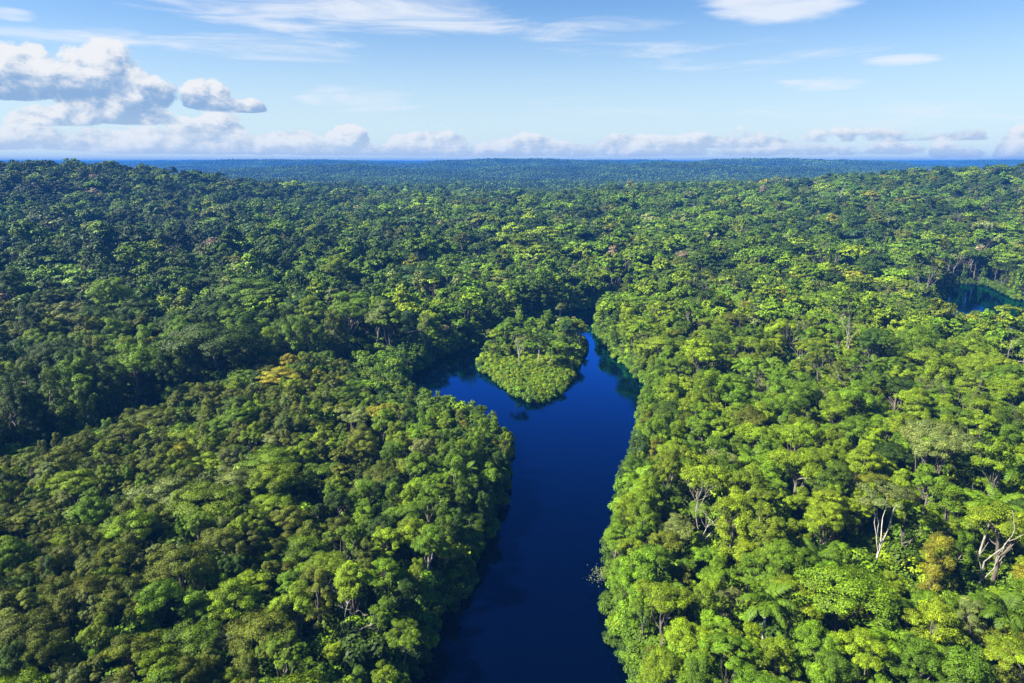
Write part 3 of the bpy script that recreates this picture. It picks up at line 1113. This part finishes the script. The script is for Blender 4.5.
fo = scatter_object('forest', store)
fo['label'] = 'rainforest canopy stretching to the horizon on both sides of the river'

# undergrowth: low bushes that fill the gaps and hang over the banks
store2 = bpy.data.collections.new('undergrowth_kinds')
BF = [join_mesh('whole_bush', BUSH[i], BUSH_STEM[i]) for i in range(3)]
ucols = ['mid-green', 'fresh green', 'dark green', 'bright yellow-green']
for b in BF:
    o = bpy.data.objects.new('kind_%04d' % len(store2.objects), b)
    store2.objects.link(o)
pts, idx, rot, scl, hue = [], [], [], [], []
N = 30000
rr = np.sqrt(gi.uniform(50.0 ** 2, 470.0 ** 2, N))
aa = gi.uniform(-R(46), R(46), N)
X, Y = rr * np.sin(aa), rr * np.cos(aa)
lo, hi = ISLAND_W.min(0), ISLAND_W.max(0)
X, Y = np.concatenate([gi.uniform(lo[0], hi[0], 9000), X]), np.concatenate([gi.uniform(lo[1], hi[1], 9000), Y])
D = land(X, Y)
G2 = Grid(6.0)
for x, y, d, z, isl_ in zip(X.tolist(), Y.tolist(), D.tolist(), height(X, Y, D).tolist(), inside(ISLAND_W, X, Y).tolist()):
    if d < -0.4:
        continue
    r = 1.15 if isl_ else 2.2 if d < 5 else 3.6
    if not G2.ok(x, y, r):
        continue
    G2.add(x, y, r)
    c = int(gi.choice(4, p=[.04, .26, 0, .7] if isl_ else ([.35, .3, .3, .05] if x < 0 else [.3, .4, .1, .2])))
    s = gi.uniform(0.45, 0.8) * (1 + 0.6 * float(sstep(275, 310, y))) if isl_ else gi.uniform(0.6, 1.3) if d < 5 else gi.uniform(1.0, 2.7)
    inst(int(gi.integers(0, 3)), x, y, z - 0.1, (0, 0, gi.uniform(0, 6.28)), (s, s, s * gi.uniform(0.8, 1.2)), ucols[c])
for P in (OUTER_W, ISLAND_W, POND_W):
    for q in range(len(P)):
        a, b = P[q], P[(q + 1) % len(P)]
        L = float(np.hypot(*(b - a)))
        if max(abs(a[0]), abs(b[0])) > 420 or min(a[1], b[1]) < 30:
            continue
        m = int(L / 0.8) + 1
        f = gi.uniform(0, 1, m)
        nrm = np.array([-(b - a)[1], (b - a)[0]]) / (L + 1e-6)
        Q = a + (b - a) * f[:, None] + nrm * gi.uniform(-3.6, 3.6, m)[:, None]
        dq = land(Q[:, 0], Q[:, 1])
        zq = height(Q[:, 0], Q[:, 1], dq)
        for (x, y), d, z in zip(Q.tolist(), dq.tolist(), zq.tolist()):
            if d < -0.3:
                continue
            s = gi.uniform(0.5, 1.25) if P is not ISLAND_W else gi.uniform(0.35, 0.7)
            c = int(gi.choice(4, p=[.1, .4, .05, .45] if P is ISLAND_W else [.33, .35, .22, .1]))
            inst(int(gi.integers(0, 3)), x, y, z - 0.2, (0, 0, gi.uniform(0, 6.28)), (s, s, s * gi.uniform(0.7, 1.5)), ucols[c])
uo = scatter_object('undergrowth', store2)
uo['label'] = 'bushes filling the gaps under the trees and hanging over the banks'

# ------------------------------------------------------------------ ground, river
def axis(lo, hi, d0, d1, step, grow):
    a = list(np.arange(d0, d1 + step, step))  # fine steps by the river, wider and wider beyond
    s, v = step, a[-1]
    while v < hi:
        s *= grow
        v += s
        a.append(v)
    s, v, b = step, a[0], []
    while v > lo:
        s *= grow
        v -= s
        b.append(v)
    return np.array(b[::-1] + a)


xs = axis(-14500, 14500, -150, 400, 3.5, 1.09)
ys = axis(-2000, 14500, 40, 520, 3.5, 1.07)
X, Y = np.meshgrid(xs, ys)
Zg = height(X, Y)
nx, ny = len(xs), len(ys)
i0 = (np.arange(ny - 1)[:, None] * nx + np.arange(nx - 1)[None]).ravel()
F = np.stack([i0, i0 + 1, i0 + 1 + nx, i0 + nx], 1)
ground = bpy.data.objects.new('ground', raw_mesh('ground', np.stack([X.ravel(), Y.ravel(), Zg.ravel()], 1), F, 4, [ground_material()], smooth=True))
C.objects.link(ground)
ground['kind'] = 'structure'
wm = raw_mesh('river', np.array([(-260, -60, 0), (760, -60, 0), (760, 620, 0), (-260, 620, 0)], float), np.array([[0, 1, 2, 3]]), 4, [water_material()])
river = bpy.data.objects.new('river', wm)
C.objects.link(river)
river['kind'] = 'structure'

# ------------------------------------------------------------------ haze: a box of thin air round the whole scene
HX, HY0, HY1, HZ0, HZ1 = 16800, -3000, 16800, -6, 121
hv = [(x, y, z) for z in (HZ0, HZ1) for y in (HY0, HY1) for x in (-HX, HX)]
hf = [(0, 2, 3, 1), (4, 5, 7, 6), (0, 1, 5, 4), (2, 6, 7, 3), (0, 4, 6, 2), (1, 3, 7, 5)]
hm, t = material('thin_air')
pv = t.n('ShaderNodeVolumePrincipled', {'Color': (0.03, 0.16, 0.52, 1), 'Density': 0.00017, 'Anisotropy': 0.0})
t.n('ShaderNodeOutputMaterial', {'Volume': pv.outputs[0]})
haze = bpy.data.objects.new('haze', raw_mesh('haze', np.array(hv, float), np.array(hf), 4, [hm]))
C.objects.link(haze)
haze['kind'] = 'stuff'

# ------------------------------------------------------------------ light
SUN_AZ, SUN_EL = -101.0, 43.0          # azimuth from the view direction (+Y), minus = left
sd = Vector((math.sin(R(SUN_AZ)) * math.cos(R(SUN_EL)), math.cos(R(SUN_AZ)) * math.cos(R(SUN_EL)), math.sin(R(SUN_EL))))
sl = bpy.data.lights.new('sun', 'SUN')
sl.energy = 5.0
sl.angle = R(0.5)
sl.color = (1.0, 0.95, 0.83)
so = bpy.data.objects.new('sun', sl)
C.objects.link(so)
so.rotation_euler = sd.to_track_quat('Z', 'Y').to_euler()
so.location = (-200, 0, 400)

EXPO, SKY = 2.1, 0.05
world = bpy.data.worlds.new('World')
scene.world = world
world.use_nodes = True
world.cycles.sampling_method = 'MANUAL'
world.cycles.sample_map_resolution = 256
t = NT(world.node_tree)
sky = t.n('ShaderNodeTexSky', sky_type='NISHITA', sun_disc=False, sun_elevation=R(SUN_EL), sun_rotation=R(SUN_AZ), altitude=100, air_density=1.0, dust_density=0.2, ozone_density=3.0)
tc = t.n('ShaderNodeTexCoord')
sx = t.n('ShaderNodeSeparateXYZ', {0: tc.outputs['Generated']})
az = t.m('MULTIPLY', t.m('ARCTAN2', sx.outputs[0], sx.outputs[1]), 57.2958)
el = t.m('MULTIPLY', t.m('ARCSINE', sx.outputs[2]), 57.2958)


def noise(sa, se, detail, rough, dist=0.0, off=0.0, dx=0.0, dy=0.0):
    v = t.n('ShaderNodeCombineXYZ', {0: t.m('MULTIPLY_ADD', az, sa, off + dx), 1: t.m('MULTIPLY_ADD', el, se, off * 0.37 + dy), 2: off})
    return t.n('ShaderNodeTexNoise', {'Vector': v.outputs[0], 'Scale': 1.0, 'Detail': detail, 'Roughness': rough, 'Distortion': dist}).outputs[0]


def direction(px, py):
    d = ray(px, py)
    return math.degrees(math.atan2(d[0], d[1])), math.degrees(math.atan2(d[2], math.hypot(d[0], d[1])))


def blob(px, py, wx, wy, gain):
    a0, e0 = direction(px, py)
    a1, e1 = direction(px + wx, py)
    _, e2 = direction(px, py - wy)
    u = t.m('DIVIDE', t.m('SUBTRACT', az, a0), abs(a1 - a0))
    v = t.m('DIVIDE', t.m('SUBTRACT', el, e0), abs(e2 - e0))
    q = t.m('ADD', t.m('MULTIPLY', u, u), t.m('MULTIPLY', v, v))
    return t.m('MULTIPLY', t.ss(1.6, 0.0, q), gain)


def total(lst):
    r = blob(*lst[0])
    for b in lst[1:]:
        r = t.m('MAXIMUM', r, blob(*b))
    return r


W = 1.0 / (SKY * 2 ** EXPO)
skyc = t.mix(1.0, sky.outputs[0], (0.44, 0.59, 0.74, 1), 'MULTIPLY')
# whitening low over the forest
skyc = t.mix(t.m('MULTIPLY', t.ss(13.0, -1.0, el), 0.9), skyc, (0.76 * W, 0.91 * W, 0.96 * W, 1))
# high thin cirrus
ci = t.m('ADD', t.m('MULTIPLY_ADD', noise(0.10, 0.85, 6, 0.62, 0.6, 3.1), 1.5, -0.75),
         total([(340, 10, 210, 34, .52), (250, 45, 150, 16, .36), (60, 36, 100, 10, .55), (560, 30, 120, 14, .35), (760, 60, 200, 12, .34), (400, 14, 130, 26, .6), (200, 15, 50, 16, .45), (10, 14, 30, 8, .6), (470, 22, 60, 12, .5), (120, 38, 90, 12, .35), (785, 0, 85, 24, .85), (900, 60, 45, 7, .6), (820, 84, 55, 8, .5), (640, 50, 150, 12, .28), (370, 100, 70, 14, .38), (900, 120, 160, 22, .35), (700, 110, 200, 20, .25), (330, 98, 40, 12, .45)]))
skyc = t.mix(t.m('MULTIPLY', t.ss(0.16, 0.8, ci), 0.8), skyc, (0.90 * W, 0.94 * W, 1.0 * W, 1))
# cumulus
CUM = [  # px, py of the flat base, half width, height, gain
    (108, 101, 66, 60, 1.0), (20, 91, 62, 52, 1.0), (66, 92, 40, 36, .9), (150, 102, 26, 30, .8), (209, 105, 27, 30, 1.0), (240, 110, 30, 14, .65),
    (60, 122, 60, 22, .74), (125, 121, 55, 22, .8), (30, 146, 80, 26, .68), (130, 148, 90, 26, .74), (250, 152, 180, 14, .7), (560, 154, 560, 13, .60), (820, 140, 260, 16, .5), (222, 143, 34, 34, 1.0), (190, 142, 40, 26, .8), (280, 146, 50, 20, .75),
    (348, 144, 26, 20, 1.0), (330, 148, 60, 12, .7), (430, 146, 48, 18, .85), (400, 152, 120, 10, .6), (530, 147, 30, 14, .85), (505, 146, 40, 10, .6), (608, 149, 22, 14, .85), (630, 145, 60, 14, .7), (700, 146, 70, 14, .75), (760, 145, 60, 12, .7),
    (800, 151, 70, 9, .62), (884, 152, 26, 12, .8), (941, 155, 16, 16, .95), (966, 156, 30, 9, .65), (1016, 158, 28, 34, 1.05), (1060, 160, 40, 40, 1.0)]
msum, hsum, mmax = None, None, None
for (px, py, wx, hy, gain) in CUM:
    a0, e0 = direction(px, py)
    a1, _ = direction(px + wx, py)
    _, e1 = direction(px, py - hy)
    u = t.m('DIVIDE', t.m('SUBTRACT', az, a0), abs(a1 - a0))
    v = t.m('DIVIDE', t.m('SUBTRACT', el, e0), e1 - e0)
    q = t.m('ADD', t.m('MULTIPLY', u, u), t.m('POWER', t.m('MAXIMUM', t.m('MULTIPLY', v, 0.95), t.m('MULTIPLY', v, -4.5)), 2.0))
    mk = t.m('MULTIPLY', t.ss(1.5, 0.0, q), gain)
    hh = t.m('MULTIPLY', mk, t.m('MULTIPLY_ADD', u, -0.30, v))
    msum = mk if msum is None else t.m('ADD', msum, mk)
    hsum = hh if hsum is None else t.m('ADD', hsum, hh)
    mmax = mk if mmax is None else t.m('MAXIMUM', mmax, mk)
hrel = t.m('DIVIDE', hsum, t.m('ADD', msum, 0.02))


def cum(dx=0.0, dy=0.0):
    a = noise(0.42, 0.60, 9, 0.60, 0.15, 7.7, dx, dy)
    return t.m('MULTIPLY_ADD', a, 1.7, -0.85)


c0 = cum()
dn = t.m('ADD', t.m('MULTIPLY', c0, 0.9), t.m('MULTIPLY_ADD', mmax, 1.0, -0.17))
alpha = t.ss(0.12, 0.34, dn)
c1 = cum(-0.20, 0.26)
lit = t.ss(0.0, 0.62, t.m('ADD', t.m('MULTIPLY_ADD', t.m('SUBTRACT', c0, c1), 1.0, 0.08), t.m('MULTIPLY', hrel, 0.66)))
ccol = t.mix(lit, (0.27 * W, 0.44 * W, 0.70 * W, 1), (0.92 * W, 0.93 * W, 0.94 * W, 1))  # sunlit tops and shaded bases put into the cloud colour
# low banks stand farther off, paler
ccol = t.mix(t.m('MULTIPLY', t.ss(4.5, 0.0, el), 0.55), ccol, (0.84 * W, 0.93 * W, 0.97 * W, 1))
skyc = t.mix(t.m('MULTIPLY', alpha, 0.95), skyc, ccol)
bg = t.n('ShaderNodeBackground', {'Color': skyc, 'Strength': SKY})
t.n('ShaderNodeOutputWorld', {'Surface': bg.outputs[0]})

# ------------------------------------------------------------------ render settings
scene.render.engine = 'CYCLES'
cy = scene.cycles
cy.max_bounces = 4
cy.diffuse_bounces = 1
cy.glossy_bounces = 2
cy.transmission_bounces = 2
cy.volume_bounces = 0
cy.transparent_max_bounces = 4
cy.use_denoising = True
cy.denoising_prefilter = 'NONE'
cy.sample_clamp_indirect = 6
vs = scene.view_settings
vs.view_transform = 'Standard'
vs.look = 'None'
vs.exposure = EXPO
vs.gamma = 1.0
vs.use_curve_mapping = False
print('SCENE', near_n, len(mid_pts), len(specials), len(fo.data.vertices), len(uo.data.vertices), len(PROTO))
